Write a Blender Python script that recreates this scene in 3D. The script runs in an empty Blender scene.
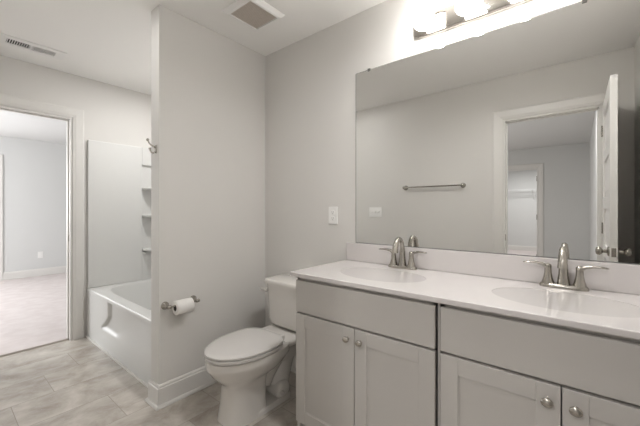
import bpy, bmesh, math
from mathutils import Vector, Matrix
PI = math.pi
C = bpy.context.scene.collection
SC = bpy.context.scene

# ---------------------------------------------------------------- camera, world, exposure, large lights
cam_d = bpy.data.cameras.new('camera'); cam = bpy.data.objects.new('camera', cam_d); C.objects.link(cam)
cam.location = (0, 0, 1.1936)
cam.rotation_euler = (PI/2, 0, math.radians(39.2))
cam_d.sensor_width = 36; cam_d.lens = 316.81/640*36
cam_d.shift_y = -(213-209.96)/640
cam_d.clip_start = 0.02
SC.camera = cam
w = bpy.data.worlds.new('world'); SC.world = w; w.use_nodes = True
w.node_tree.nodes['Background'].inputs[0].default_value = (0.9, 0.93, 1, 1)
w.node_tree.nodes['Background'].inputs[1].default_value = 0.6
SC.view_settings.view_transform = 'Standard'
SC.view_settings.look = 'None'
SC.view_settings.gamma = 1
SC.view_settings.use_curve_mapping = False
SC.view_settings.exposure = 0.96

def area(name, loc, rot, sx, sy, power, col):
    d = bpy.data.lights.new(name, 'AREA'); d.shape = 'RECTANGLE'; d.size = sx; d.size_y = sy
    d.energy = power; d.color = col
    o = bpy.data.objects.new(name, d); o.location = loc; o.rotation_euler = rot; C.objects.link(o); return o
# bedroom window daylight, plus fill light at two unseen windows added below
area('bedroom_window_daylight', (-5.55, -1.93, 1.45), (-PI/2*-1, 0, 0), 1.7, 1.3, 40, (0.965, 0.985, 1.0))
area('bedroom_side_fill', (-7.58, -1.15, 1.45), (0, -PI/2, 0), 1.3, 1.3, 37, (0.965, 0.985, 1.0))  # fill through an added side window, out of view
area('hall_room_fill', (-2.93, -2.2, 1.45), (0, -PI/2, 0), 1.3, 1.5, 12, (1.0, 0.975, 0.94))  # fill from behind the camera, through an added hall window

# ---------------------------------------------------------------- room measures
P, PT, PE = -1.967, 0.1094, 0.871       # partition: toilet-side face, thickness, free end
D = 1.71                                 # mirror wall face
W = -3.598                               # wall with the bedroom doorway
RX = 0.332                               # wall right of the vanity
B = 0.012                                # wall behind the camera
H = 2.44
T = 0.925                                # tub apron face

# ---------------------------------------------------------------- materials
def mat(name, col, rough=.5, metal=0, bump=0, bscale=200, spec=None, coat=0, var=0, vscale=6):
    m = bpy.data.materials.new(name); m.use_nodes = True; nt = m.node_tree
    b = nt.nodes['Principled BSDF']
    b.inputs['Base Color'].default_value = (*col, 1); b.inputs['Roughness'].default_value = rough
    b.inputs['Metallic'].default_value = metal
    if spec is not None: b.inputs['Specular IOR Level'].default_value = spec
    if coat: b.inputs['Coat Weight'].default_value = coat; b.inputs['Coat Roughness'].default_value = .08
    tc = nt.nodes.new('ShaderNodeTexCoord')
    if var:
        n = nt.nodes.new('ShaderNodeTexNoise'); n.inputs['Scale'].default_value = vscale; n.inputs['Detail'].default_value = 4
        r = nt.nodes.new('ShaderNodeValToRGB')
        r.color_ramp.elements[0].position = .3; r.color_ramp.elements[1].position = .7
        r.color_ramp.elements[0].color = (*[c*(1-var) for c in col], 1); r.color_ramp.elements[1].color = (*[min(1, c*(1+var)) for c in col], 1)
        nt.links.new(tc.outputs['Object'], n.inputs['Vector']); nt.links.new(n.outputs['Fac'], r.inputs[0]); nt.links.new(r.outputs[0], b.inputs['Base Color'])
    if bump:
        n = nt.nodes.new('ShaderNodeTexNoise'); n.inputs['Scale'].default_value = bscale
        bp = nt.nodes.new('ShaderNodeBump'); bp.inputs['Strength'].default_value = bump; bp.inputs['Distance'].default_value = .002
        nt.links.new(tc.outputs['Object'], n.inputs['Vector']); nt.links.new(n.outputs['Fac'], bp.inputs['Height']); nt.links.new(bp.outputs[0], b.inputs['Normal'])
    return m
M = dict(
    wall=mat('wall_paint', (.71, .69, .66), .7, bump=.05, bscale=350, var=.01, vscale=1.5),
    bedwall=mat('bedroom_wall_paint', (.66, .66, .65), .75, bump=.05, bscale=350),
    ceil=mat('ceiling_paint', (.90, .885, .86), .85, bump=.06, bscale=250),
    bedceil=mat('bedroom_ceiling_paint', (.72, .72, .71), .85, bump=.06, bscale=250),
    trim=mat('trim_paint', (.74, .72, .69), .35),
    cab=mat('cabinet_paint', (.50, .475, .445), .42, var=.01, vscale=3),
    cabdark=mat('cabinet_recess', (.12, .105, .09), .6),
    counter=mat('cultured_marble', (.63, .595, .58), .22, coat=.3, var=.012, vscale=9),
    basin=mat('basin_gloss', (.56, .535, .515), .12, coat=.5),
    porc=mat('porcelain', (.74, .71, .67), .10, coat=.5),
    seat=mat('seat_plastic', (.68, .655, .63), .2),
    tub=mat('acrylic_tub', (.71, .705, .685), .36, spec=.35),
    nickel=mat('brushed_nickel', (.43, .405, .365), .24, metal=1, bump=.04, bscale=500),
    dark=mat('dark_gap', (.03, .028, .025), .8),
    steel=mat('mirror_edge', (.16, .16, .15), .4, metal=.6),
    mirror=mat('mirror_silver', (.79, .79, .775), .0, metal=1),
    fan=mat('vent_grille', (.66, .60, .54), .7, var=.03, vscale=60),
    white=mat('white_plastic', (.86, .85, .83), .35),
    paper=mat('toilet_paper', (.86, .84, .81), .95, bump=.3, bscale=400),
    core=mat('cardboard_core', (.10, .085, .07), .9),
    wire=mat('white_wire', (.75, .75, .75), .4),
    caulk=mat('white_caulk', (.8, .78, .75), .6),
)
def carpet_mat():
    m = mat('carpet', (.66, .60, .585), 1.0); nt = m.node_tree; b = nt.nodes['Principled BSDF']
    tc = nt.nodes.new('ShaderNodeTexCoord')
    mp = nt.nodes.new('ShaderNodeMapping'); mp.inputs['Scale'].default_value = (1, .8, 1)
    n = nt.nodes.new('ShaderNodeTexNoise'); n.inputs['Scale'].default_value = 9; n.inputs['Detail'].default_value = 5
    r = nt.nodes.new('ShaderNodeValToRGB'); r.color_ramp.elements[0].position = .38; r.color_ramp.elements[1].position = .62
    r.color_ramp.elements[0].color = (.635, .57, .555, 1); r.color_ramp.elements[1].color = (.69, .63, .615, 1)
    nt.links.new(tc.outputs['Object'], mp.inputs[0]); nt.links.new(mp.outputs[0], n.inputs['Vector']); nt.links.new(n.outputs['Fac'], r.inputs[0]); nt.links.new(r.outputs[0], b.inputs['Base Color'])
    f = nt.nodes.new('ShaderNodeTexNoise'); f.inputs['Scale'].default_value = 220
    bp = nt.nodes.new('ShaderNodeBump'); bp.inputs['Strength'].default_value = .6; bp.inputs['Distance'].default_value = .01
    nt.links.new(tc.outputs['Object'], f.inputs['Vector']); nt.links.new(f.outputs['Fac'], bp.inputs['Height']); nt.links.new(bp.outputs[0], b.inputs['Normal'])
    return m
M['carpet'] = carpet_mat()
def tile_mat():
    m = bpy.data.materials.new('floor_tile'); m.use_nodes = True; nt = m.node_tree; b = nt.nodes['Principled BSDF']
    L = nt.links
    def N(t, **k):
        n = nt.nodes.new(t)
        for a, v in k.items(): setattr(n, a, v)
        return n
    def math_(op, a, bb=None):
        n = N('ShaderNodeMath', operation=op)
        for i, v in enumerate((a, bb)):
            if v is None: continue
            if isinstance(v, (int, float)): n.inputs[i].default_value = v
            else: L.new(v, n.inputs[i])
        return n.outputs[0]
    tc = N('ShaderNodeTexCoord'); sp = N('ShaderNodeSeparateXYZ'); L.new(tc.outputs['Object'], sp.inputs[0])
    w_, l_ = .318, .62
    u = math_('DIVIDE', math_('ADD', sp.outputs[0], 2.985), w_)
    row = math_('FLOOR', u); fu = math_('SUBTRACT', u, row)
    v = math_('ADD', math_('DIVIDE', math_('SUBTRACT', sp.outputs[1], .51), l_), math_('MULTIPLY', row, .333))
    col = math_('FLOOR', v); fv = math_('SUBTRACT', v, col)
    du = math_('MULTIPLY', math_('MINIMUM', fu, math_('SUBTRACT', 1, fu)), w_)
    dv = math_('MULTIPLY', math_('MINIMUM', fv, math_('SUBTRACT', 1, fv)), l_)
    d = math_('MINIMUM', du, dv)
    grout = math_('LESS_THAN', d, .0018)
    # per tile random
    cx = N('ShaderNodeCombineXYZ'); L.new(row, cx.inputs[0]); L.new(col, cx.inputs[1])
    wn = N('ShaderNodeTexWhiteNoise'); L.new(cx.outputs[0], wn.inputs[0])
    off = N('ShaderNodeVectorMath', operation='SCALE'); L.new(wn.outputs['Color'], off.inputs[0]); off.inputs['Scale'].default_value = 7
    add = N('ShaderNodeVectorMath', operation='ADD'); L.new(tc.outputs['Object'], add.inputs[0]); L.new(off.outputs[0], add.inputs[1])
    mp = N('ShaderNodeMapping'); mp.inputs['Scale'].default_value = (1.35, 1.0, 1); L.new(add.outputs[0], mp.inputs[0])
    n1 = N('ShaderNodeTexNoise'); n1.inputs['Scale'].default_value = 4.2; n1.inputs['Detail'].default_value = 9; n1.inputs['Roughness'].default_value = .62; n1.inputs['Distortion'].default_value = .45
    L.new(mp.outputs[0], n1.inputs['Vector'])
    r = N('ShaderNodeValToRGB'); e = r.color_ramp.elements
    e[0].position = .30; e[0].color = (.33, .29, .245, 1); e[1].position = .68; e[1].color = (.62, .575, .525, 1)
    L.new(n1.outputs['Fac'], r.inputs[0])
    # thin pale veins
    n2 = N('ShaderNodeTexNoise'); n2.inputs['Scale'].default_value = 5; n2.inputs['Detail'].default_value = 6; n2.inputs['Distortion'].default_value = 2.2
    L.new(mp.outputs[0], n2.inputs['Vector'])
    vein = math_('SUBTRACT', 1, math_('MULTIPLY', math_('ABSOLUTE', math_('SUBTRACT', n2.outputs['Fac'], .5)), 55))
    vein = math_('MULTIPLY', math_('MAXIMUM', vein, 0), .22)
    mv = N('ShaderNodeMix', data_type='RGBA'); L.new(vein, mv.inputs[0]); L.new(r.outputs[0], mv.inputs[6]); mv.inputs[7].default_value = (.62, .58, .54, 1)
    hv = N('ShaderNodeHueSaturation'); L.new(mv.outputs[2], hv.inputs['Color'])
    L.new(math_('ADD', math_('MULTIPLY', wn.outputs['Value'], .14), .93), hv.inputs['Value'])
    mg = N('ShaderNodeMix', data_type='RGBA'); L.new(grout, mg.inputs[0]); L.new(hv.outputs[0], mg.inputs[6]); mg.inputs[7].default_value = (.34, .305, .265, 1)
    L.new(mg.outputs[2], b.inputs['Base Color']); b.inputs['Roughness'].default_value = .27
    bp = N('ShaderNodeBump'); bp.inputs['Strength'].default_value = .25; bp.inputs['Distance'].default_value = .002
    L.new(math_('SUBTRACT', n1.outputs['Fac'], math_('MULTIPLY', grout, .8)), bp.inputs['Height']); L.new(bp.outputs[0], b.inputs['Normal'])
    return m
M['tile'] = tile_mat()
def shade_mat(name, e):
    m = bpy.data.materials.new(name); m.use_nodes = True; nt = m.node_tree; b = nt.nodes['Principled BSDF']
    b.inputs['Base Color'].default_value = (.85, .83, .80, 1); b.inputs['Roughness'].default_value = .25
    b.inputs['Emission Color'].default_value = (1, .985, .96, 1); b.inputs['Emission Strength'].default_value = e
    return m
M['shade'] = shade_mat('opal_glass_lit', 10.5)
M['lens'] = shade_mat('fill_light_lens', 2.2)  # glowing lens of the added ceiling lights

# ---------------------------------------------------------------- mesh helpers
def new(): return bmesh.new()
def add_box(bm, x0, x1, y0, y1, z0, z1, bev=0, seg=2):
    r = bmesh.ops.create_cube(bm, size=1)['verts']
    for v in r: v.co = Vector(((x0+x1)/2 + v.co.x*(x1-x0), (y0+y1)/2 + v.co.y*(y1-y0), (z0+z1)/2 + v.co.z*(z1-z0)))
    if bev:
        es = {e for v in r for e in v.link_edges}
        bmesh.ops.bevel(bm, geom=list(es), offset=bev, segments=seg, profile=.5, affect='EDGES')
def loft(bm, rings, cap0=True, cap1=True, close=True):
    vs = [[bm.verts.new(p) for p in r] for r in rings]
    n = len(vs[0])
    for a, b in zip(vs, vs[1:]):
        for i in range(n if close else n-1):
            j = (i+1) % n
            bm.faces.new((a[i], a[j], b[j], b[i]))
    if cap0: bm.faces.new(list(reversed(vs[0])))
    if cap1: bm.faces.new(vs[-1])
    return vs
def ring(c, u, v, r1, r2=None, n=24, p=2.0):
    r2 = r1 if r2 is None else r2; c = Vector(c); u = Vector(u); v = Vector(v); out = []
    for i in range(n):
        a = 2*PI*i/n; ca, sa = math.cos(a), math.sin(a)
        out.append(c + u*(r1*math.copysign(abs(ca)**(2/p), ca)) + v*(r2*math.copysign(abs(sa)**(2/p), sa)))
    return out
def lathe(bm, o, axis, prof, n=24, cap=True):
    """prof: (distance along axis, radius)"""
    ax = Vector(axis).normalized(); t = Vector((0, 0, 1)) if abs(ax.z) < .9 else Vector((1, 0, 0))
    u = ax.cross(t).normalized(); v = ax.cross(u)
    loft(bm, [ring(Vector(o)+ax*h, u, v, max(r, 1e-4), n=n) for h, r in prof], cap, cap)
def tube(bm, pts, rad, n=14, sub=6, sx=1.0):
    """smooth tube through pts; rad number or list"""
    pts = [Vector(p) for p in pts]; m = len(pts)
    rs = rad if isinstance(rad, (list, tuple)) else [rad]*m
    P_, R_ = [], []
    for i in range(m-1):
        p0 = pts[max(i-1, 0)]; p1 = pts[i]; p2 = pts[i+1]; p3 = pts[min(i+2, m-1)]
        for k in range(sub):
            t = k/sub
            P_.append(.5*((2*p1)+(-p0+p2)*t+(2*p0-5*p1+4*p2-p3)*t*t+(-p0+3*p1-3*p2+p3)*t**3)); R_.append(rs[i]+(rs[i+1]-rs[i])*t)
    P_.append(pts[-1]); R_.append(rs[-1])
    tan0 = (P_[1]-P_[0]).normalized(); u = tan0.orthogonal().normalized(); rings = []
    for i, p in enumerate(P_):
        t = (P_[min(i+1, len(P_)-1)]-P_[max(i-1, 0)]).normalized()
        u = (u - t*u.dot(t)).normalized(); v = t.cross(u)
        rings.append(ring(p, u, v, R_[i]*sx, R_[i], n=n))
    loft(bm, rings)
def extrude_profile(bm, prof, a, b, out, cut_a=0, cut_b=0):
    """prof: list of (out, z) closed polygon; swept a->b; cut_* mitre slope along the run per unit of out"""
    a = Vector(a); b = Vector(b); d = (b-a).normalized(); o = Vector(out)
    r0 = [a + o*x + Vector((0, 0, z)) - d*(x*cut_a) for x, z in prof]
    r1 = [b + o*x + Vector((0, 0, z)) + d*(x*cut_b) for x, z in prof]
    loft(bm, [r0, r1])
def finish(name, bm, m, parent=None, smooth=None):
    bmesh.ops.recalc_face_normals(bm, faces=bm.faces)
    me = bpy.data.meshes.new(name); bm.to_mesh(me); bm.free()
    me.materials.append(M[m] if isinstance(m, str) else m)
    if smooth is not None:
        for p in me.polygons: p.use_smooth = True
        try: me.set_sharp_from_angle(angle=math.radians(smooth))
        except Exception: pass
    o = bpy.data.objects.new(name, me); C.objects.link(o)
    if parent is not None:
        o.parent = parent
        o.matrix_parent_inverse = Matrix.Identity(4)
        pl = parent_loc(parent)
        me.transform(Matrix.Translation(-pl))
    return o
def parent_loc(p):
    v = Vector((0, 0, 0))
    while p is not None: v += p.location; p = p.parent
    return v
def thing(name, label, cat, loc, group=None):
    o = bpy.data.objects.new(name, None); C.objects.link(o); o.location = loc; o.empty_display_size = .05
    o['label'] = label; o['category'] = cat
    if group: o['group'] = group
    return o
def tag(o, label, cat, group=None):
    o['label'] = label; o['category'] = cat
    if group: o['group'] = group
    return o
def struct(name, bm, m, smooth=None, label=None, parent=None):
    o = finish(name, bm, m, parent, smooth)
    if parent is None: o['kind'] = 'structure'
    if label: o['label'] = label
    return o
def box(name, m, *a, parent=None, bev=0, smooth=None):
    bm = new(); add_box(bm, *a, bev=bev); return finish(name, bm, m, parent, smooth)
def copy_tree(o, parent=None):
    c = o.copy(); C.objects.link(c)
    if parent is not None: c.parent = parent
    for ch in [x for x in C.objects if x.parent == o]: copy_tree(ch, c)
    return c

# ---------------------------------------------------------------- room shell
def sbox(name, m, boxes, label=None, kind=True):
    bm = new()
    for b in boxes: add_box(bm, *b)
    return struct(name, bm, m, label=label)
TH = .11
DO0, DO1, DZ = .105, .812, 2.035          # bedroom doorway (in wall W): y range, head
HO0, HO1 = -.545, .141                     # doorway behind the camera (in wall B): x range
sbox('floor', 'tile', [(W-.045, RX+.1, B-TH*.5, D+.1, -.05, 0)], 'beige stone-look tile floor of the bathroom')
sbox('ceiling', 'ceil', [(W-TH, RX+.1, B-TH, D+.1, H, H+.08)], 'bathroom ceiling')
sbox('wall_back', 'wall', [(W-TH, RX+.1, D, D+.1, 0, H)], 'wall behind the vanity, toilet and tub')
sbox('wall_right', 'wall', [(RX, RX+.1, B-TH, D, 0, H)], 'wall at the right end of the vanity')
sbox('wall_left', 'wall', [(W-TH, W, DO1, D, 0, H), (W-TH, W, B-TH, DO0, 0, H), (W-TH, W, DO0, DO1, DZ, H)], 'wall with the bedroom doorway')
sbox('wall_front', 'wall', [(W, HO0, B-TH, B, 0, H), (HO1, RX, B-TH, B, 0, H), (HO0, HO1, B-TH, B, DZ, H)], 'wall reflected in the mirror, with a doorway')
sbox('wall_partition', 'wall', [(P-PT, P, PE, D, 0, H)], 'short partition wall between tub and toilet')

# bedroom beyond the left doorway
BX0, BY0, BY1 = -7.55, -1.9, 4.0
BX1 = W-TH
WX0, WX1, WZ0, WZ1 = -6.45, -4.65, .75, 2.15
sbox('floor_bedroom', 'carpet', [(BX0-.1, W-.045, BY0-.1, BY1+.1, -.05, .006)], 'pale carpet of the bedroom')
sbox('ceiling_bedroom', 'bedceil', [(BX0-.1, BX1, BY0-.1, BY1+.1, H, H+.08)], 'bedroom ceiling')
sbox('wall_bedroom_far', 'bedwall', [(BX0-.1, BX0, BY0-.1, -1.8, 0, H), (BX0-.1, BX0, -.5, BY1+.1, 0, H), (BX0-.1, BX0, -1.8, -.5, 0, WZ0), (BX0-.1, BX0, -1.8, -.5, WZ1, H)], 'far bedroom wall')
sbox('wall_bedroom_back', 'bedwall', [(BX0, BX1, BY1, BY1+.1, 0, H)], 'bedroom back wall')
sbox('wall_bedroom_front', 'bedwall', [(BX0, WX0, BY0-.1, BY0, 0, H), (WX1, BX1, BY0-.1, BY0, 0, H), (WX0, WX1, BY0-.1, BY0, 0, WZ0), (WX0, WX1, BY0-.1, BY0, WZ1, H)], 'bedroom wall with the window')
sbox('wall_bedroom_near', 'bedwall', [(BX1-.01, BX1, BY0, DO0, 0, H), (BX1-.01, BX1, DO1, BY1, 0, H), (BX1-.01, BX1, DO0, DO1, DZ, H)], 'bedroom side of the doorway wall')

# room seen through the doorway in the mirror
RX1, RX0, RY0 = .16, -3.0, -4.28
RYT = B-TH
sbox('floor_hall', 'carpet', [(RX0-.1, RX1+.1, -7.7, B-TH*.5, -.05, .006)], 'pale carpet beyond the doorway in the mirror')
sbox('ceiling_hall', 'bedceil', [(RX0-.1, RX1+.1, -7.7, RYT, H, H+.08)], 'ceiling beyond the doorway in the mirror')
sbox('wall_hall_right', 'bedwall', [(RX1, RX1+.1, -7.6, RYT, 0, H)], 'side wall beyond the doorway in the mirror')
HWY0, HWY1 = -3.0, -1.4
sbox('wall_hall_left', 'bedwall', [(RX0-.1, RX0, -7.6, HWY0, 0, H), (RX0-.1, RX0, HWY1, RYT, 0, H), (RX0-.1, RX0, HWY0, HWY1, 0, WZ0), (RX0-.1, RX0, HWY0, HWY1, WZ1, H)], 'wall with an added window beyond the doorway in the mirror')
CO0, CO1 = -1.42, -.63
sbox('wall_hall_far', 'bedwall', [(RX0, CO0, RY0-TH, RY0, 0, H), (CO1, RX1, RY0-TH, RY0, 0, H), (CO0, CO1, RY0-TH, RY0, DZ, H)], 'far wall with the closet doorway, seen in the mirror')
sbox('wall_closet_back', 'bedwall', [(RX0-.1, RX1+.1, -7.7, -7.6, 0, H)], 'back wall of the walk-in closet')
sbox('wall_hall_near', 'bedwall', [(RX0, HO0, RYT-.01, RYT, 0, H)], 'hall side of the bathroom wall')

# windows; the bedroom side and hall ones are unseen additions for fill light
def window(name, axis, c0, c1, z0, z1, face, depth, label):
    """frame with sashes and glass in the opening"""
    bm = new(); f = .05
    def bb(a0, a1, zz0, zz1, d0, d1):
        if axis == 'x': add_box(bm, a0, a1, face-d1, face-d0, zz0, zz1)
        else: add_box(bm, face-d1, face-d0, a0, a1, zz0, zz1)
    bb(c0, c0+f, z0, z1, .03, .08); bb(c1-f, c1, z0, z1, .03, .08); bb(c0+f, c1-f, z0, z0+f, .03, .08); bb(c0+f, c1-f, z1-f, z1, .03, .08)
    bb(c0+f, c1-f, (z0+z1)/2-.02, (z0+z1)/2+.02, .04, .07)
    return struct(name, bm, 'trim', label=label)
window('window_1', 'x', WX0, WX1, WZ0, WZ1, BY0, .1, 'bedroom window frame')
window('added_side_window', 'y', -1.8, -.5, WZ0, WZ1, BX0, .1, 'unseen bedroom side window frame, added for fill light')
window('added_hall_window', 'y', HWY0, HWY1, WZ0, WZ1, RX0, .1, 'unseen window frame beyond the mirrored doorway, added for fill light')

# ---------------------------------------------------------------- trim
BBH = .135
bbp = [(0, 0), (.014, 0), (.014, BBH-.022), (.010, BBH-.018), (.010, BBH-.008), (.006, BBH), (0, BBH)]
shp = [(.014, 0), (.028, 0), (.028, .007), (.022, .016), (.014, .019)]
def baseboard(name, runs, label=None):
    bm = new()
    for a, b, out, ca, cb, *sh in runs:
        extrude_profile(bm, bbp, a, b, out, ca, cb)
        if not sh or sh[0]: extrude_profile(bm, shp, a, b, out, ca, cb)
    return struct(name, bm, 'trim', label=label)
baseboard('baseboard_partition', [((P-PT, PE, 0), (P, PE, 0), (0, -1, 0), 1, 1), ((P, PE, 0), (P, D, 0), (1, 0, 0), 1, -1)], 'white baseboard with shoe moulding around the partition')
baseboard('baseboard_partition_tub', [((P-PT, T-.002, 0), (P-PT, PE, 0), (-1, 0, 0), 0, 1)])
baseboard('baseboard_back', [((P, D, 0), (-1.142, D, 0), (0, -1, 0), -1, 0)], 'white baseboard behind the toilet')
baseboard('baseboard_front', [((HO0-.09, B, 0), (W, B, 0), (0, 1, 0), 0, -1), ((RX, B, 0), (HO1+.09, B, 0), (0, 1, 0), 0, 0)])
baseboard('baseboard_right', [((RX, B, 0), (RX, 1.19, 0), (-1, 0, 0), -1, 0)])
baseboard('baseboard_bedroom', [((BX0, .765-.95, 0), (BX0, BY0, 0), (1, 0, 0), 0, 0, False), ((BX0, BY1, 0), (BX0, .765, 0), (1, 0, 0), 0, 0, False)], 'white baseboard along the far bedroom wall')
baseboard('baseboard_hall', [((RX0, RY0, 0), (CO0-.09, RY0, 0), (0, 1, 0), 0, 0, False), ((CO1+.09, RY0, 0), (RX1, RY0, 0), (0, 1, 0), 0, 0, False), ((RX1, RY0, 0), (RX1, RYT-.02, 0), (-1, 0, 0), 0, 0, False), ((RX0, -7.6, 0), (RX1, -7.6, 0), (0, 1, 0), 0, 0, False)])

def casing_pts(bm, mk, a0, a1, zt, wdt=.092, th=.018):
    """casing around an opening; mk(along, out, z) -> point. stepped profile"""
    prof = [(0.006, 0), (0.006, th*.45), (0.02, th*.62), (0.03, th*.8), (wdt-.012, th), (wdt, th*.75), (wdt, 0)]
    path = [(a0, 0, -1, 0), (a0, zt, -1, 1), (a1, zt, 1, 1), (a1, 0, 1, 0)]
    rings = []
    for a, z, sa, sz in path:
        rings.append([Vector(mk(a+sa*o, t, z+sz*o)) for o, t in prof])
    loft(bm, rings)
def casing(name, mk, a0, a1, zt, label=None):
    bm = new(); casing_pts(bm, mk, a0, a1, zt); return struct(name, bm, 'trim', label=label)
casing('trim_1', lambda a, t, z: (W+t, a, z), DO0, DO1, DZ, 'white casing of the bedroom doorway')
casing('trim_2', lambda a, t, z: (a, B+t, z), HO0, HO1, DZ, 'white casing of the doorway seen in the mirror')
casing('trim_3', lambda a, t, z: (a, RY0+t, z), CO0, CO1, DZ, 'white casing of the closet doorway seen in the mirror')
casing('trim_4', lambda a, t, z: (BX0+t, a, z), .765-.92, .765-.092, DZ, 'white door casing on the far bedroom wall')
casing('trim_5', lambda a, t, z: (BX1-.01-t, a, z), DO0, DO1, DZ)
def jamb(name, mk, a0, a1, zt, d0, d1, label=None):
    bm = new(); t = .012; s = (d0+d1)/2
    def q(x0, x1, dd0, dd1, z0, z1):
        p = mk(x0, dd0, z0); r = mk(x1, dd1, z1)
        add_box(bm, min(p[0], r[0]), max(p[0], r[0]), min(p[1], r[1]), max(p[1], r[1]), z0, z1)
    q(a0, a0+t, d0, d1, 0, zt-t); q(a1-t, a1, d0, d1, 0, zt-t); q(a0, a1, d0, d1, zt-t, zt)
    q(a0+t, a0+t+.01, s-.018, s+.018, 0, zt-t-.01); q(a1-t-.01, a1-t, s-.018, s+.018, 0, zt-t-.01); q(a0+t, a1-t, s-.018, s+.018, zt-t-.01, zt-t)
    return struct(name, bm, 'trim', label=label)
jamb('door_1', lambda a, d, z: (d, a, z), DO0, DO1, DZ, W-TH-.012, W+.002, 'white jamb of the bedroom doorway')
jamb('door_2', lambda a, d, z: (a, d, z), HO0, HO1, DZ, RYT-.012, B+.002, 'white jamb of the doorway seen in the mirror')
jamb('door_3', lambda a, d, z: (a, d, z), CO0, CO1, DZ, RY0-TH-.002, RY0+.002, 'white jamb of the closet doorway')
# closed door leaf on the far bedroom wall
bm = new(); add_box(bm, BX0, BX0+.008, .765-.92, .765-.092, .01, DZ); struct('door_4', bm, 'trim', label='white door on the far bedroom wall')
# strike plates / hinges
o = box('strike_plate', 'nickel', W-.056, W-.028, DO1-.0142, DO1-.0118, .905, .965, bev=.001)
tag(o, 'small nickel strike plate on the bedroom doorway jamb', 'strike plate')
o = box('strike_plate', 'nickel', HO0+.0118, HO0+.0142, B-.04, B-.012, .905, .965)
tag(o, 'small metal strike plate on the left jamb of the doorway in the mirror', 'strike plate')
for z, wh in ((1.82, 'topmost'), (1.05, 'middle'), (.25, 'lowest')):
    bm = new(); add_box(bm, CO1-.016, CO1-.0118, RY0-.04, RY0-.002, z-.045, z+.045); lathe(bm, (CO1-.018, RY0+.004, z-.05), (0, 0, 1), [(0, .006), (.1, .006)], 10)
    o = finish('hinge', bm, 'nickel', None, 40); tag(o, wh+' of three hinges on the closet jamb seen in the mirror', 'hinge', 'closet hinges')
# threshold strip between tile and carpet
bm = new(); extrude_profile(bm, [(-.016, 0), (.016, 0), (.008, .010), (-.008, .010)], (W-.045, DO0+.0121, 0), (W-.045, DO1-.0121, 0), (1, 0, 0))
struct('trim_6', bm, mat('threshold', (.33, .29, .25), .5), label='narrow transition strip where tile meets carpet')

# wire shelf in the closet
t = thing('wire_shelf', 'white wire closet shelf seen through the far doorway in the mirror', 'shelf', (-1.4, -7.6, 1.78))
bm = new()
for x0 in [(-2.9)+i*.05 for i in range(60)]: add_box(bm, x0, x0+.004, -7.598, -7.3, 1.785, 1.789)
for y in (-7.595, -7.45, -7.3): add_box(bm, -2.95, .12, y-.004, y+.004, 1.777, 1.785)
add_box(bm, -2.95, .12, -7.304, -7.296, 1.74, 1.748)
finish('shelf', bm, 'wire', t)
for x in (-2.2, -1.0, -.3):
    bm = new(); tube(bm, [(x, -7.31, 1.77), (x, -7.59, 1.5)], .005, n=8, sub=1); add_box(bm, x-.01, x+.01, -7.6, -7.594, 1.47, 1.53)
    finish('bracket', bm, 'wire', t, 40)

# ---------------------------------------------------------------- vanity cabinets
CF = 1.212                     # face frame plane; doors stand proud to 1.192
CX0, CS, CX1 = -1.140, -.407, .324
def cabinet(x0, x1, label, ends):
    t = thing('vanity_cabinet', label, 'cabinet', ((x0+x1)/2, D, 0), 'grey vanity cabinets under the countertop')
    bm = new()
    add_box(bm, x0, x0+.018, CF, D-.001, 0.0, .848); add_box(bm, x1-.018, x1, CF, D-.001, 0, .848)
    add_box(bm, x0+.018, x1-.018, CF+.075, D-.001, 0, .1); add_box(bm, x0+.018, x1-.018, CF+.02, D-.001, .1, .118); add_box(bm, x0+.018, x1-.018, D-.013, D-.001, .118, .848)
    finish('cabinet_body', bm, 'cab', t)
    bm = new()
    for a in ((x0, x0+.038, .1, .848), (x1-.038, x1, .1, .848), (x0+.038, x1-.038, .1, .14), (x0+.038, x1-.038, .64, .69), (x0+.038, x1-.038, .82, .848)):
        add_box(bm, a[0], a[1], CF, CF+.019, a[2], a[3])
    finish('face_frame', bm, 'cab', t)
    g = .006
    bm = new(); add_box(bm, x0+g, x1-g, CF-.02, CF-.0005, .671, .833, bev=.002, seg=1); finish('drawer_front', bm, 'cab', t)
    xm = (x0+x1)/2; z0, z1 = .105, .6615
    for s in (0, 1):
        a, b = (x0+g, xm-.0018) if s == 0 else (xm+.0018, x1-g)
        bm = new(); st = .062
        add_box(bm, a, a+st, CF-.02, CF-.0005, z0, z1, bev=.0015, seg=1); add_box(bm, b-st, b, CF-.02, CF-.0005, z0, z1, bev=.0015, seg=1)
        add_box(bm, a+st, b-st, CF-.02, CF-.0005, z0, z0+st, bev=.0008, seg=1); add_box(bm, a+st, b-st, CF-.02, CF-.0005, z1-st, z1, bev=.0008, seg=1)
        add_box(bm, a+st-.002, b-st+.002, CF-.0145, CF-.004, z0+st-.002, z1-st+.002)
        # thin inner bead around the panel
        for (u0, u1, v0, v1) in ((a+st, a+st+.005, z0+st, z1-st), (b-st-.005, b-st, z0+st, z1-st), (a+st, b-st, z1-st-.005, z1-st), (a+st, b-st, z0+st, z0+st+.005)):
            add_box(bm, u0, u1, CF-.0165, CF-.0145, v0, v1)
        dr = finish('door', bm, 'cab', t)
        kx = xm-.034 if s == 0 else xm+.034
        bm = new(); c = (kx, CF-.02, .612)
        u, v = Vector((1, 0, 0)), Vector((0, 0, 1))
        rr = []
        for h, r1, r2 in ((0, .008, .008), (.003, .006, .006), (.012, .005, .005), (.015, .012, .010), (.018, .0165, .0135), (.022, .0165, .0135), (.0255, .012, .0095), (.027, .004, .003)):
            rr.append(ring(Vector(c)-Vector((0, h, 0)), u, v, r1, r2, 20))
        loft(bm, rr); finish('knob', bm, 'nickel', dr, 50)
    return t
cabinet(CX0, CS-.0045, 'grey shaker vanity cabinet beside the toilet, under the left sink', 0)
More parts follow.
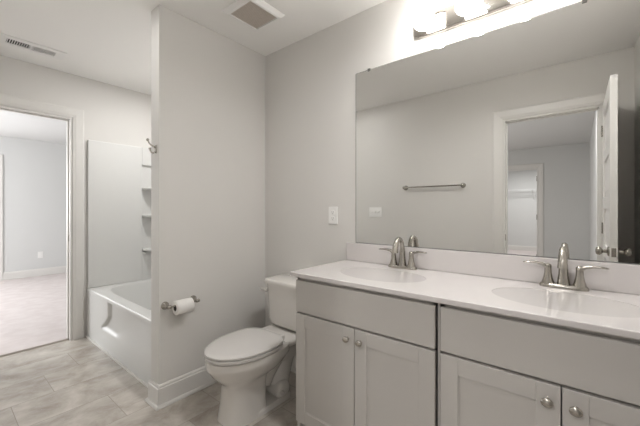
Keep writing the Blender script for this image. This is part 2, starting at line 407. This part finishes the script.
cabinet(CS+.0045, CX1, 'grey shaker vanity cabinet under the right sink, nearer the camera', 1)
o = box('filler_strip', 'cab', CS-.0043, CS+.0043, CF-.003, CF+.02, .1, .848)
tag(o, 'narrow grey filler strip between the two vanity cabinets', 'filler strip')
o = box('filler_strip', 'cab', CX1+.0005, RX, CF-.004, CF+.015, .1, .848)
tag(o, 'narrow grey filler strip between right vanity cabinet and side wall', 'filler strip')

# ---------------------------------------------------------------- countertop with basins
CT, CB, CY = .871, .849, 1.182
S1, S2 = (-.768, 1.425), (-.045, 1.425)
SA, SB = .224, .152
ct = thing('countertop', 'white double-basin vanity countertop with backsplash', 'countertop', (CS, D, CB))
bm = new(); add_box(bm, -1.169, RX-.001, CY, D-.0005, CB, CT, bev=.004, seg=3)
top = finish('worktop', bm, 'counter', ct)
cut = []
for sx, sy in (S1, S2):
    bm = new(); loft(bm, [ring((sx, sy, CB-.02), (1, 0, 0), (0, 1, 0), SA, SB, 72), ring((sx, sy, CT+.02), (1, 0, 0), (0, 1, 0), SA, SB, 72)])
    c = finish('cutter', bm, 'counter', ct); cut.append(c)
    md = top.modifiers.new('b', 'BOOLEAN'); md.object = c; md.operation = 'DIFFERENCE'; md.solver = 'EXACT'
bpy.context.view_layer.update()
me = bpy.data.meshes.new_from_object(top.evaluated_get(bpy.context.evaluated_depsgraph_get()))
top.modifiers.clear(); top.data = me
for c in cut: bpy.data.objects.remove(c)
# low end lip and the backsplash
bm = new(); add_box(bm, -1.160, RX-.001, D-.020, D-.0005, CT, .984, bev=.003, seg=2); finish('backsplash', bm, 'counter', ct)
for sx, sy in (S1, S2):
    bm = new(); rr = []
    for k, dz in ((1.0, .0), (.997, -.010), (.990, -.020), (.978, -.032), (.955, -.050), (.90, -.07), (.80, -.105), (.62, -.128), (.38, -.139), (.12, -.143)):
        rr.append(ring((sx, sy+.01*(1-k), CT+dz-.001), (1, 0, 0), (0, 1, 0), SA*k, SB*k, 72))
    # inner surface plus outer shell
    for k, dz in ((.14, -.155), (.42, -.151), (.68, -.138), (.86, -.11), (.96, -.07), (1.0, -.03), (1.0, -.0)):
        rr.append(ring((sx, sy+.01*(1-k), CT+dz-.0012), (1, 0, 0), (0, 1, 0), SA*k*.9999, SB*k*.9999, 72))
    loft(bm, rr[:10]+rr[10:], True, False)
    bs = finish('basin', bm, 'basin', ct, 60)
    bm = new(); lathe(bm, (sx, sy+.01, CT-.1445), (0, 0, 1), [(0, .024), (.003, .024), (.004, .020), (.003, .016), (.002, .002)], 24); finish('drain', bm, 'nickel', bs, 40)

# ---------------------------------------------------------------- faucets
def faucet(cx, label):
    y = 1.652; z = CT
    t = thing('faucet', label, 'faucet', (cx, y, z), 'brushed nickel faucets')
    bm = new()
    rr = [ring((cx, y, z+h), (1, 0, 0), (0, 1, 0), a, b, 40, 3.0) for h, a, b in ((0, .082, .027), (.009, .082, .027), (.015, .078, .0235), (.017, .070, .018))]
    loft(bm, rr); finish('base_plate', bm, 'nickel', t, 40)
    bm = new()
    tube(bm, [(cx, y, z+.010), (cx, y+.001, z+.07), (cx, y-.001, z+.118), (cx, y-.014, z+.153), (cx, y-.042, z+.170), (cx, y-.070, z+.157), (cx, y-.086, z+.125), (cx, y-.091, z+.096)],
         [.0205, .0155, .0128, .0120, .0118, .0130, .0158, .0175], n=20)
    lathe(bm, (cx, y, z+.008), (0, 0, 1), [(0, .024), (.012, .0225), (.05, .0175), (.09, .0155)], 24)
    finish('spout', bm, 'nickel', t, 50)
    for s in (-1, 1):
        x = cx+s*.052
        bm = new(); lathe(bm, (x, y, z+.010), (0, 0, 1), [(0, .0235), (.010, .023), (.03, .0175), (.055, .0135), (.078, .0125), (.09, .0130), (.097, .0105), (.100, .004)], 24)
        finish('handle_post', bm, 'nickel', t, 50)
        bm = new(); rr = []
        for u, zz, w_, h_ in ((-.008, .088, .010, .010), (.006, .096, .012, .0115), (.020, .106, .0110, .0085), (.042, .111, .0100, .0062), (.066, .1115, .0105, .0052), (.082, .110, .0100, .0045), (.088, .1092, .005, .0025)):
            rr.append(ring((x+s*u, y-.010*max(u, 0)/.09, z+zz), (0, 1, 0), (-.15*s, 0, 1), w_, h_, 18))
        loft(bm, rr); finish('lever', bm, 'nickel', t, 60)
    bm = new(); lathe(bm, (cx, y+.018, z+.012), (0, 0, 1), [(0, .003), (.05, .003), (.052, .006), (.06, .006), (.062, .003)], 12); finish('lift_rod', bm, 'nickel', t, 40)
    for o in list(C.objects):
        if o.parent == t:
            k = {'handle_post': .88, 'lever': .88, 'spout': .97}.get(o.name.split('.')[0], 1)
            for v in o.data.vertices: v.co.z *= k
    return t
faucet(-.757, 'brushed nickel two-handle faucet at the left sink, nearer the toilet')
faucet(-.048, 'brushed nickel two-handle faucet at the right sink')

# ---------------------------------------------------------------- mirror
MX0, MX1, MZ0, MZ1 = -1.097, RX-.004, .9855, 2.0585
t = thing('wall_mirror', 'large frameless rectangular mirror above the vanity', 'mirror', ((MX0+MX1)/2, D, MZ0))
bm = new(); add_box(bm, MX0, MX1, D-.006, D-.0005, MZ0, MZ1); finish('backing', bm, 'steel', t)
bm = new(); add_box(bm, MX0+.0028, MX1-.0028, D-.0064, D-.006, MZ0+.0028, MZ1-.0028); finish('glass', bm, 'mirror', t)
for x in (-1.0, .02):
    bm = new(); add_box(bm, x-.008, x+.008, D-.010, D-.0065, MZ1-.010, MZ1+.006, bev=.001); add_box(bm, x-.008, x+.008, D-.010, D-.0002, MZ1+.0005, MZ1+.006)
    finish('mirror_clip', bm, 'steel', t)

# ---------------------------------------------------------------- vanity light bar
LZ0, LZ1 = 2.135, 2.25
t = thing('vanity_light', 'three-light nickel vanity bar with glowing opal glass shades above the mirror', 'wall light', (-.407, D, 2.19))
bm = new()
rr = [ring((-.407, D-h, (LZ0+LZ1)/2), (1, 0, 0), (0, 0, 1), a, b, 64, 7) for h, a, b in ((.0005, .305, .0575), (.016, .305, .0575), (.024, .299, .052), (.026, .292, .045))]
loft(bm, rr); finish('back_plate', bm, mat('polished_nickel', (.60, .57, .53), .09, metal=1), t, 30)
for x in (-.612, -.407, -.202):
    bm = new()
    tube(bm, [(x, D-.024, 2.215), (x, D-.07, 2.245), (x, D-.115, 2.285), (x, D-.12, 2.31)], .0075, n=10)
    lathe(bm, (x, D-.024, 2.215), (0, -1, 0), [(0, .02), (.006, .018), (.012, .010)], 20)
    arm = finish('arm', bm, 'nickel', t, 50)
    bm = new(); lathe(bm, (x, D-.12, 2.319), (0, 0, -1), [(0, .010), (.006, .022), (.030, .024)], 24); finish('socket_cup', bm, 'nickel', arm, 40)
    bm = new(); pr = [(0, .021), (.012, .026), (.04, .035), (.08, .044), (.12, .0495), (.145, .049), (.158, .044), (.166, .034), (.170, .018), (.171, .002)]
    lathe(bm, (x, D-.12, 2.292), (0, 0, -1), pr, 32)
    finish('lamp_shade', bm, 'shade', arm, 60)

# unseen ceiling lights added to brighten the bathroom, hall and closet
def fill_downlight(x, y, label, power, name='fill_light', r=.075, z=H, spread=PI):
    t = thing(name, label, 'ceiling light', (x, y, z))
    bm = new(); loft(bm, [ring((x, y, z-h), (1, 0, 0), (0, 1, 0), q, n=40) for h, q in ((.0005, r+.02), (.006, r+.018), (.008, r+.002), (.003, r))], True, False); finish('trim_ring', bm, 'white', t, 40)
    bm = new(); lathe(bm, (x, y, z-.0008), (0, 0, -1), [(0, r), (.004, r*.98), (.006, r*.8)], 32); finish('lens', bm, 'lens', t, 40)
    d = bpy.data.lights.new(name+'_lamp', 'AREA'); d.shape = 'DISK'; d.size = r*1.8; d.energy = power; d.color = (1, .997, .995); d.spread = spread
    o = bpy.data.objects.new(name+'_lamp', d); o.location = (x, y, z-.012); C.objects.link(o)
fill_downlight(-2.75, 1.33, 'unseen ceiling light added over the bathtub, behind the partition', 6.0)
fill_downlight(-2.02, .48, 'unseen ceiling light added over the passage in front of the partition', 1.1)
fill_downlight(-.45, 1.07, 'unseen ceiling light added in front of the vanity', 5.2, spread=2.75)
fill_downlight(-.25, -.95, 'unseen ceiling light added just beyond the bathroom doorway', 11)
fill_downlight(-1.1, -6.2, 'unseen ceiling light added inside the walk-in closet', 22)

# ---------------------------------------------------------------- toilet
TX = -1.532
t = thing('toilet', 'white two-piece toilet between partition and vanity, lid closed', 'toilet', (TX, 1.7, 0))
def egg(yf, yb, hx, z, n=48, pf=2.0, pb=2.6, yw=None):
    """plan outline: widest at yw; front end yf (small y), back end yb"""
    yw = yf+(yb-yf)*.56 if yw is None else yw; out = []
    for i in range(n):
        a = 2*PI*i/n; c, s = math.cos(a), math.sin(a)
        if s < 0: x = hx*math.copysign(abs(c)**(2/pf), c); y = yw-(yw-yf)*abs(s)**(2/pf)
        else: x = hx*math.copysign(abs(c)**(2/pb), c); y = yw+(yb-yw)*abs(s)**(2/pb)
        out.append(Vector((TX+x, y, z)))
    return out
bm = new()
loft(bm, [egg(1.020, 1.285, .108, 0, pb=5, pf=3.2), egg(1.024, 1.280, .105, .02, pb=5, pf=3.2), egg(1.034, 1.275, .098, .10, pb=5, pf=3), egg(1.036, 1.285, .096, .19, pb=4, pf=2.8), egg(1.030, 1.29, .099, .215, pb=4, pf=2.7),
          egg(1.014, 1.33, .110, .234, pb=3, pf=2.4), egg(.990, 1.38, .134, .256, pb=2.8, pf=2.2), egg(.966, 1.42, .155, .284, pb=2.8, pf=2.1), egg(.949, 1.44, .169, .313, pb=2.8),
          egg(.938, 1.45, .177, .330, pb=3), egg(.936, 1.45, .179, .345, pb=3), egg(.936, 1.45, .179, .376, pb=3), egg(.942, 1.447, .174, .3795, pb=3)])
# rear deck under the tank
def rr_(x, y0, y1, z, p=5): return ring((TX, (y0+y1)/2, z), (1, 0, 0), (0, 1, 0), x, (y1-y0)/2, 48, p)
loft(bm, [rr_(.085, 1.33, 1.60, .24), rr_(.098, 1.33, 1.64, .30), rr_(.135, 1.36, 1.68, .345), rr_(.165, 1.38, 1.69, .362), rr_(.17, 1.38, 1.69, .378), rr_(.166, 1.384, 1.686, .384)])
# trapway: a fat S-shaped duct bulging on both sides, drum at its foot
tube(bm, [(TX, 1.30, .12), (TX, 1.34, .20), (TX, 1.43, .27), (TX, 1.52, .29), (TX, 1.56, .24)], [.06, .07, .07, .07, .06], n=20, sx=1.0)
tube(bm, [(TX, 1.52, .29), (TX, 1.475, .20), (TX, 1.44, .12), (TX, 1.42, .07)], [.070, .074, .080, .085], n=20)
lathe(bm, (TX-.103, 1.405, .060), (1, 0, 0), [(0, .035), (.006, .050), (.016, .058), (.19, .058), (.200, .050), (.206, .035)], 32)
loft(bm, [rr_(.112, 1.16, 1.475, 0, 6), rr_(.112, 1.16, 1.475, .022, 6), rr_(.105, 1.16, 1.468, .032, 6)])
finish('bowl', bm, 'porc', t, 50)
for s in (-1, 1):
    bm = new(); lathe(bm, (TX+s*.1035, 1.375, .058), (s, 0, .25), [(0, .013), (.012, .013), (.017, .009), (.019, .002)], 16); finish('bolt_cap', bm, 'seat', t, 50)
bm = new(); loft(bm, [egg(.945, 1.372, .172, .3795, pb=3.2), egg(.934, 1.380, .182, .3855, pb=3.2), egg(.932, 1.381, .184, .399, pb=3.2), egg(.940, 1.375, .176, .4025, pb=3.2)]); finish('seat', bm, 'seat', t, 50)
bm = new(); loft(bm, [egg(.945, 1.372, .172, .4025, pb=3.2), egg(.934, 1.384, .183, .4085, pb=3.2), egg(.933, 1.385, .184, .417, pb=3.2), egg(.941, 1.378, .177, .4235, pb=3.2), egg(.965, 1.35, .155, .427, pb=3)]); 
finish('lid', bm, 'seat', t, 50)
for s in (-1, 1):
    bm = new(); add_box(bm, TX+s*.075-.02, TX+s*.075+.02, 1.37, 1.41, .3835, .412, bev=.005); finish('hinge', bm, 'seat', t, 40)
def tk(hx, y0, y1, z, p=7): return ring((TX+.0, (y0+y1)/2, z), (1, 0, 0), (0, 1, 0), hx, (y1-y0)/2, 64, p)
bm = new(); loft(bm, [tk(.10, 1.53, 1.68, .387), tk(.150, 1.512, 1.69, .393), tk(.168, 1.503, 1.693, .408), tk(.175, 1.500, 1.695, .44), tk(.190, 1.490, 1.697, .665), tk(.190, 1.490, 1.697, .678)]); finish('tank', bm, 'porc', t, 50)
bm = new(); loft(bm, [tk(.190, 1.488, 1.698, .679), tk(.202, 1.474, 1.702, .683), tk(.203, 1.473, 1.703, .702), tk(.199, 1.477, 1.701, .709), tk(.180, 1.49, 1.69, .713)]); finish('tank_lid', bm, 'porc', t, 50)
bm = new(); lathe(bm, (TX-.172, 1.492, .632), (0, -1, 0), [(0, .016), (.006, .016), (.010, .010)], 20)
rr = [ring((TX-.165-u, 1.478, .632+dz), (0, 1, 0), (0, 0, 1), a, b, 14) for u, dz, a, b in ((-.010, 0, .004, .006), (0, 0, .005, .009), (.03, .001, .0045, .0075), (.055, .003, .0045, .008), (.062, .004, .003, .005))]
loft(bm, rr); finish('flush_lever', bm, mat('lever_finish', (.72, .69, .65), .25, metal=.4), t, 50)

for o in list(C.objects):
    if o.parent and o.parent.name == 'toilet' and o.name.split('.')[0] in ('bowl', 'seat', 'lid', 'hinge'):
        for v in o.data.vertices: v.co.z *= .98

# ---------------------------------------------------------------- toilet paper holder and roll
hy0, hy1, hz = .905, 1.088, .607
t = thing('toilet_paper_holder', 'brushed nickel two-post toilet paper holder on the partition wall', 'paper holder', (P, .995, hz))
for y in (hy0, hy1):
    bm = new(); lathe(bm, (P+.0003, y, hz), (1, 0, 0), [(0, .024), (.004, .024), (.009, .019), (.022, .012), (.040, .010), (.058, .0115)], 24)
    lathe(bm, (P+.058, y-.013, hz), (0, 1, 0), [(0, .008), (.004, .0115), (.022, .0115), (.026, .008)], 20)
    finish('post', bm, 'nickel', t, 50)
bm = new(); lathe(bm, (P+.058, hy0, hz), (0, 1, 0), [(0, .006), (hy1-hy0, .006)], 14); finish('roller', bm, 'nickel', t, 50)
rx, rz = P+.058, hz-.0125
t = thing('toilet_paper_roll', 'white toilet paper roll hanging on the nickel holder', 'toilet paper', (rx, .995, rz))
bm = new(); rr = []
ya, yb = .940, 1.045
for y, r in ((ya, .019), (ya, .0405), (ya+.002, .0425), (yb-.002, .0425), (yb, .0405), (yb, .019), ):
    rr.append(ring((rx, y, rz), (1, 0, 0), (0, 0, 1), r, n=40))
vs = loft(bm, rr, False, False)
n = 40
for i in range(n): bm.faces.new((vs[-1][i], vs[-1][(i+1) % n], vs[0][(i+1) % n], vs[0][i]))
finish('paper', bm, 'paper', t, 50)
bm = new(); r1 = [ring((rx, y, rz), (1, 0, 0), (0, 0, 1), r, n=32) for y, r in ((ya-.0008, .0188), (yb+.0008, .0188), (yb+.0008, .0178), (ya-.0008, .0178))]
vs = loft(bm, r1, False, False)
for i in range(32): bm.faces.new((vs[-1][i], vs[-1][(i+1) % 32], vs[0][(i+1) % 32], vs[0][i]))
finish('cardboard_core', bm, 'core', t, 50)

# ---------------------------------------------------------------- robe hook on the partition end
hx, hz = P-.040, 1.568
t = thing('robe_hook', 'nickel double robe hook on the end of the partition wall', 'hook', (hx, PE, hz))
bm = new(); add_box(bm, hx-.010, hx+.010, PE-.006, PE-.0002, hz-.028, hz+.022, bev=.002); finish('back_plate', bm, 'nickel', t, 40)
bm = new(); tube(bm, [(hx, PE-.005, hz+.006), (hx, PE-.016, hz+.013), (hx, PE-.030, hz+.020), (hx, PE-.042, hz+.030), (hx, PE-.048, hz+.044)], [.0055, .005, .0045, .0045, .0045], n=10)
lathe(bm, (hx, PE-.0475, hz+.041), (0, -.3, 1), [(0, .003), (.003, .008), (.009, .009), (.014, .006), (.016, .001)], 14)
finish('upper_prong', bm, 'nickel', t, 50)
bm = new(); tube(bm, [(hx, PE-.005, hz-.015), (hx, PE-.014, hz-.026), (hx, PE-.025, hz-.027), (hx, PE-.033, hz-.018), (hx, PE-.036, hz-.006)], .0045, n=10)
lathe(bm, (hx, PE-.036, hz-.009), (0, -.2, 1), [(0, .003), (.003, .007), (.008, .0075), (.012, .005), (.013, .001)], 14)
finish('lower_prong', bm, 'nickel', t, 50)

# ---------------------------------------------------------------- bathtub with surround
TW0, TW1 = W+.001, P-PT-.001
t = thing('bathtub', 'white alcove bathtub with recessed apron behind the partition wall', 'bathtub', ((TW0+TW1)/2, D, 0))
TZ = .455
# shell: rim and basin
bm = new()
cx, cy = (TW0+TW1)/2, (T+D)/2
hx_, hy_ = (TW1-TW0)/2, (D-.001-T)/2
def tr(a, b, z, p, n=96, sx=0, sy=0): return ring((cx+sx, cy+sy, z), (1, 0, 0), (0, 1, 0), a, b, n, p)
rr = [tr(hx_, hy_-.0, TZ-.03, 400), tr(hx_, hy_, TZ-.008, 400), tr(hx_-.004, hy_-.006, TZ, 60), tr(hx_-.075, hy_-.085, TZ, 6), tr(hx_-.095, hy_-.105, TZ-.010, 5), tr(hx_-.11, hy_-.12, TZ-.05, 4.5), tr(hx_-.15, hy_-.145, TZ-.25, 4.5), tr(hx_-.2, hy_-.18, TZ-.33, 4), tr(hx_-.3, hy_-.25, TZ-.35, 4)]
loft(bm, rr, False, True)
finish('tub_basin', bm, 'tub', t, 40)
# apron: heightfield with a recess that has a rounded corner and a sloping ledge
bm = new(); NX, NZ = 120, 40; grid = []
def sm(a, b, x):
    k = max(0, min(1, (x-a)/(b-a))); return k*k*(3-2*k)
for i in range(NX+1):
    col = []
    for j in range(NZ+1):
        x = TW0+(TW1-TW0)*i/NX; z = (TZ-.006)*j/NZ
        xl = x-TW0; xr = TW1-x
        e0 = .56-.17*(max(0, .32-z)/.14)**1.6 if z < .32 else .56
        left = sm(e0, e0+.03, xl); right = sm(.10, .14, xr)
        fd = max(0, min(1, (xl-.72)/.35))
        bot = sm(.165-.03*fd, .20+.16*fd, z); topm = 1-sm(.425, .440, z)
        col.append(bm.verts.new((x, T+.024*left*right*bot*topm, z)))
    grid.append(col)
for i in range(NX):
    for j in range(NZ): bm.faces.new((grid[i][j], grid[i+1][j], grid[i+1][j+1], grid[i][j+1]))
ret = bmesh.ops.extrude_face_region(bm, geom=list(bm.faces))
for v in [g for g in ret['geom'] if isinstance(g, bmesh.types.BMVert)]: v.co.y = T+.05
finish('apron', bm, 'tub', t, 50)
# caulk line at the floor
o = box('caulk_line', 'caulk', TW0+.001, TW1-.031, T-.010, T-.0005, 0, .012, parent=t)
# surround: three walls, thick front flange, corner shelf tower
t = thing('shower_surround', 'glossy white tub surround with three corner shelves', 'shower surround', ((TW0+TW1)/2, D, TZ))
SZ = 1.855
bm = new()
add_box(bm, TW0, TW0+.030, T+.004, 1.405, TZ+.001, SZ, .006)
add_box(bm, TW0, TW0+.030, 1.405, D-.001, 1.67, SZ)
add_box(bm, TW0, TW0+.030, 1.405, D-.001, TZ+.001, .745)
add_box(bm, TW0, TW0+.006, 1.400, D-.001, .74, 1.68)
finish('end_panel', bm, 'tub', t)
bm = new(); add_box(bm, TW0+.03, TW1-.03, D-.030, D-.001, TZ+.001, SZ, bev=.006); add_box(bm, TW0, TW0+.03, D-.012, D-.001, TZ+.001, SZ); finish('back_panel', bm, 'tub', t)
bm = new(); add_box(bm, TW1-.030, TW1, T+.004, D-.001, TZ+.001, SZ, bev=.008); finish('faucet_end_panel', bm, 'tub', t)
for z in (.755, 1.115, 1.405):
    bm = new(); rr = []
    for dz, k in ((0, .93), (.008, 1), (.022, 1), (.028, .96)):
        c = Vector((TW0+.006, D-.012, z+dz)); pts = [c]
        for i in range(13):
            a = PI/2*i/12; pts.append(c+Vector((.20*k*math.sin(a)**.8 if a else 0, -.285*k*math.cos(a)**.8 if i < 12 else 0, 0)))
        rr.append(pts)
    loft(bm, rr); finish('corner_shelf', bm, 'tub', t, 40)

# ---------------------------------------------------------------- ceiling exhaust fan cover and supply register
fx0, fx1, fy0, fy1 = -1.722, -1.452, 1.145, 1.425
t = thing('exhaust_fan', 'square white ceiling exhaust fan cover with a beige grille', 'exhaust fan', ((fx0+fx1)/2, (fy0+fy1)/2, H))
bm = new()
def sq(i, z): return [Vector((fx0+i, fy0+i, z)), Vector((fx1-i, fy0+i, z)), Vector((fx1-i, fy1-i, z)), Vector((fx0+i, fy1-i, z))]
loft(bm, [sq(0, H-.0005), sq(0, H-.006), sq(.018, H-.024), sq(.032, H-.026), sq(.034, H-.020), sq(.034, H-.0005)], False, False)
finish('cover_frame', bm, 'white', t)
bm = new(); add_box(bm, fx0+.034, fx1-.034, fy0+.034, fy1-.034, H-.016, H-.012)
k = 0; y = fy0+.04
while y < fy1-.04:
    add_box(bm, fx0+.034, fx1-.034, y, y+.004, H-.021, H-.016); y += .0095
finish('grille', bm, 'fan', t)
gx0, gx1, gy0, gy1 = -3.32, -3.145, .285, .68
t = thing('ceiling_register', 'white slotted ceiling air register above the bedroom doorway', 'vent', ((gx0+gx1)/2, (gy0+gy1)/2, H))
bm = new(); a, b = .048, .035
i0, i1, j0, j1 = -3.285, -3.195, .345, .622
Z0, Z1 = H-.0005, H-.007
for q in ((gx0, i0, gy0, gy1), (i1, gx1, gy0, gy1), (i0, i1, gy0, j0), (i0, i1, j1, gy1), (i0, i1, .475, .487)):
    add_box(bm, q[0], q[1], q[2], q[3], Z1, Z0)
finish('register_frame', bm, 'white', t)
box('duct_opening', 'dark', i0, i1, j0, j1, H-.0012, H-.0004, parent=t)
for k in range(20):
    y = (j0+.006+k*.0132) if k < 10 else (.487+.004+(k-10)*.0132)
    s = -1 if k < 10 else 1
    bm = new()
    loft(bm, [[Vector((x, y, H-.0015)), Vector((x, y+.003, H-.0015)), Vector((x, y+.003+s*.004, H-.0065)), Vector((x, y+s*.004, H-.0065))] for x in (i0, i1)])
    finish('louver', bm, 'white', t)

# ---------------------------------------------------------------- electrical plates
t = thing('wall_outlet', 'white duplex outlet plate on the wall left of the mirror', 'outlet', (-1.278, D, 1.157))
bm = new(); add_box(bm, -1.315, -1.241, D-.006, D-.0002, 1.099, 1.215, bev=.002); finish('cover_plate', bm, 'white', t)
for z in (1.137, 1.177):
    bm = new(); lathe(bm, (-1.278, D-.006, z), (0, -1, 0), [(0, .0165), (.002, .0165), (.0025, .015)], 24); rc = finish('receptacle', bm, 'white', t, 40)
    bm = new(); add_box(bm, -1.285, -1.283, D-.0092, D-.0084, z-.001, z+.008); add_box(bm, -1.273, -1.271, D-.0092, D-.0084, z-.001, z+.007); add_box(bm, -1.280, -1.276, D-.0092, D-.0084, z-.010, z-.006); finish('slots', bm, 'dark', rc)
t = thing('light_switch', 'white multi-gang switch plate reflected at the left of the mirror', 'switch plate', (-1.90, B, 1.167))
bm = new(); add_box(bm, -1.985, -1.815, B+.0002, B+.006, 1.109, 1.225, bev=.002); finish('cover_plate', bm, 'white', t)
for x in (-1.946, -1.9, -1.854):
    bm = new(); add_box(bm, x-.005, x+.005, B+.006, B+.015, 1.160, 1.182, bev=.0015); finish('toggle', bm, 'white', t)
t = thing('bedroom_outlet', 'small white outlet on the far bedroom wall above the baseboard', 'outlet', (BX0, 1.246, .382))
bm = new(); add_box(bm, BX0+.0002, BX0+.006, 1.21, 1.282, .325, .44, bev=.002); finish('cover_plate', bm, 'white', t)
bm = new(); lathe(bm, (BX0+.006, 1.246, .40), (1, 0, 0), [(0, .017), (.003, .016)], 16); lathe(bm, (BX0+.006, 1.246, .363), (1, 0, 0), [(0, .017), (.003, .016)], 16); finish('receptacle', bm, 'white', t)

# ---------------------------------------------------------------- towel bar (seen in the mirror)
t = thing('towel_bar', 'brushed nickel towel bar reflected in the mirror', 'towel bar', (-1.207, B, 1.443))
for x in (-1.512, -.902):
    bm = new(); lathe(bm, (x, B+.0003, 1.443), (0, 1, 0), [(0, .026), (.005, .026), (.010, .020), (.03, .012), (.040, .013), (.050, .017), (.056, .016), (.060, .009), (.061, .001)], 24); finish('post', bm, 'nickel', t, 50)
bm = new(); lathe(bm, (-1.512, B+.047, 1.443), (1, 0, 0), [(0, .008), (.61, .008)], 16); finish('bar', bm, 'nickel', t, 50)

# ---------------------------------------------------------------- open bathroom door (seen in the mirror)
dx0, dx1, dy0, dy1 = .152, .187, .034, .748
t = thing('panel_door', 'white panelled door standing open, reflected at the right of the mirror', 'door', (dx1, dy0, .012))
bm = new(); st = .11
zs = [.012+.2]
np_ = 5; z_top = 2.03; rail = .085; ph = (z_top-.11-.212-rail*(np_-1))/np_
add_box(bm, dx0, dx1, dy0, dy0+st, .012, z_top); add_box(bm, dx0, dx1, dy1-st, dy1, .012, z_top)
add_box(bm, dx0, dx1, dy0+st, dy1-st, .012, .212); add_box(bm, dx0, dx1, dy0+st, dy1-st, z_top-.11, z_top)
for k in range(np_):
    z0 = .212+k*(ph+rail)
    if k: add_box(bm, dx0, dx1, dy0+st, dy1-st, z0-rail, z0)
    # recessed field with raised centre
    add_box(bm, dx0+.012, dx1-.012, dy0+st, dy1-st, z0, z0+ph)
    def pr(i, x): return [Vector((x, dy0+st+i, z0+i)), Vector((x, dy1-st-i, z0+i)), Vector((x, dy1-st-i, z0+ph-i)), Vector((x, dy0+st+i, z0+ph-i))]
    loft(bm, [pr(.02, dx0+.012), pr(.045, dx0+.004)], False, True); loft(bm, [pr(.02, dx1-.012), pr(.045, dx1-.004)], False, True)
finish('door_leaf', bm, 'trim', t)
ky = dy1-.065; kz = .93
for s, x in ((-1, dx0), (1, dx1)):
    bm = new(); lathe(bm, (x, ky, kz), (s, 0, 0), [(0, .031), (.004, .031), (.009, .026), (.012, .012), (.030, .011), (.036, .020), (.046, .0265), (.056, .0265), (.064, .020), (.067, .004)], 28); finish('door_knob', bm, 'nickel', t, 50)
bm = new(); add_box(bm, dx0+.006, dx1-.006, dy1+.0002, dy1+.002, kz-.028, kz+.028, bev=.0008); add_box(bm, dx0+.012, dx1-.012, dy1, dy1+.010, kz-.008, kz+.008, bev=.002); finish('latch_plate', bm, 'nickel', t)
for z in (.25, 1.05, 1.82):
    bm = new(); lathe(bm, (dx0-.004, dy0-.008, z-.045), (0, 0, 1), [(0, .006), (.09, .006)], 12); add_box(bm, dx0, dx0+.03, dy0-.002, dy0, z-.045, z+.045); finish('hinge', bm, 'nickel', t, 50)
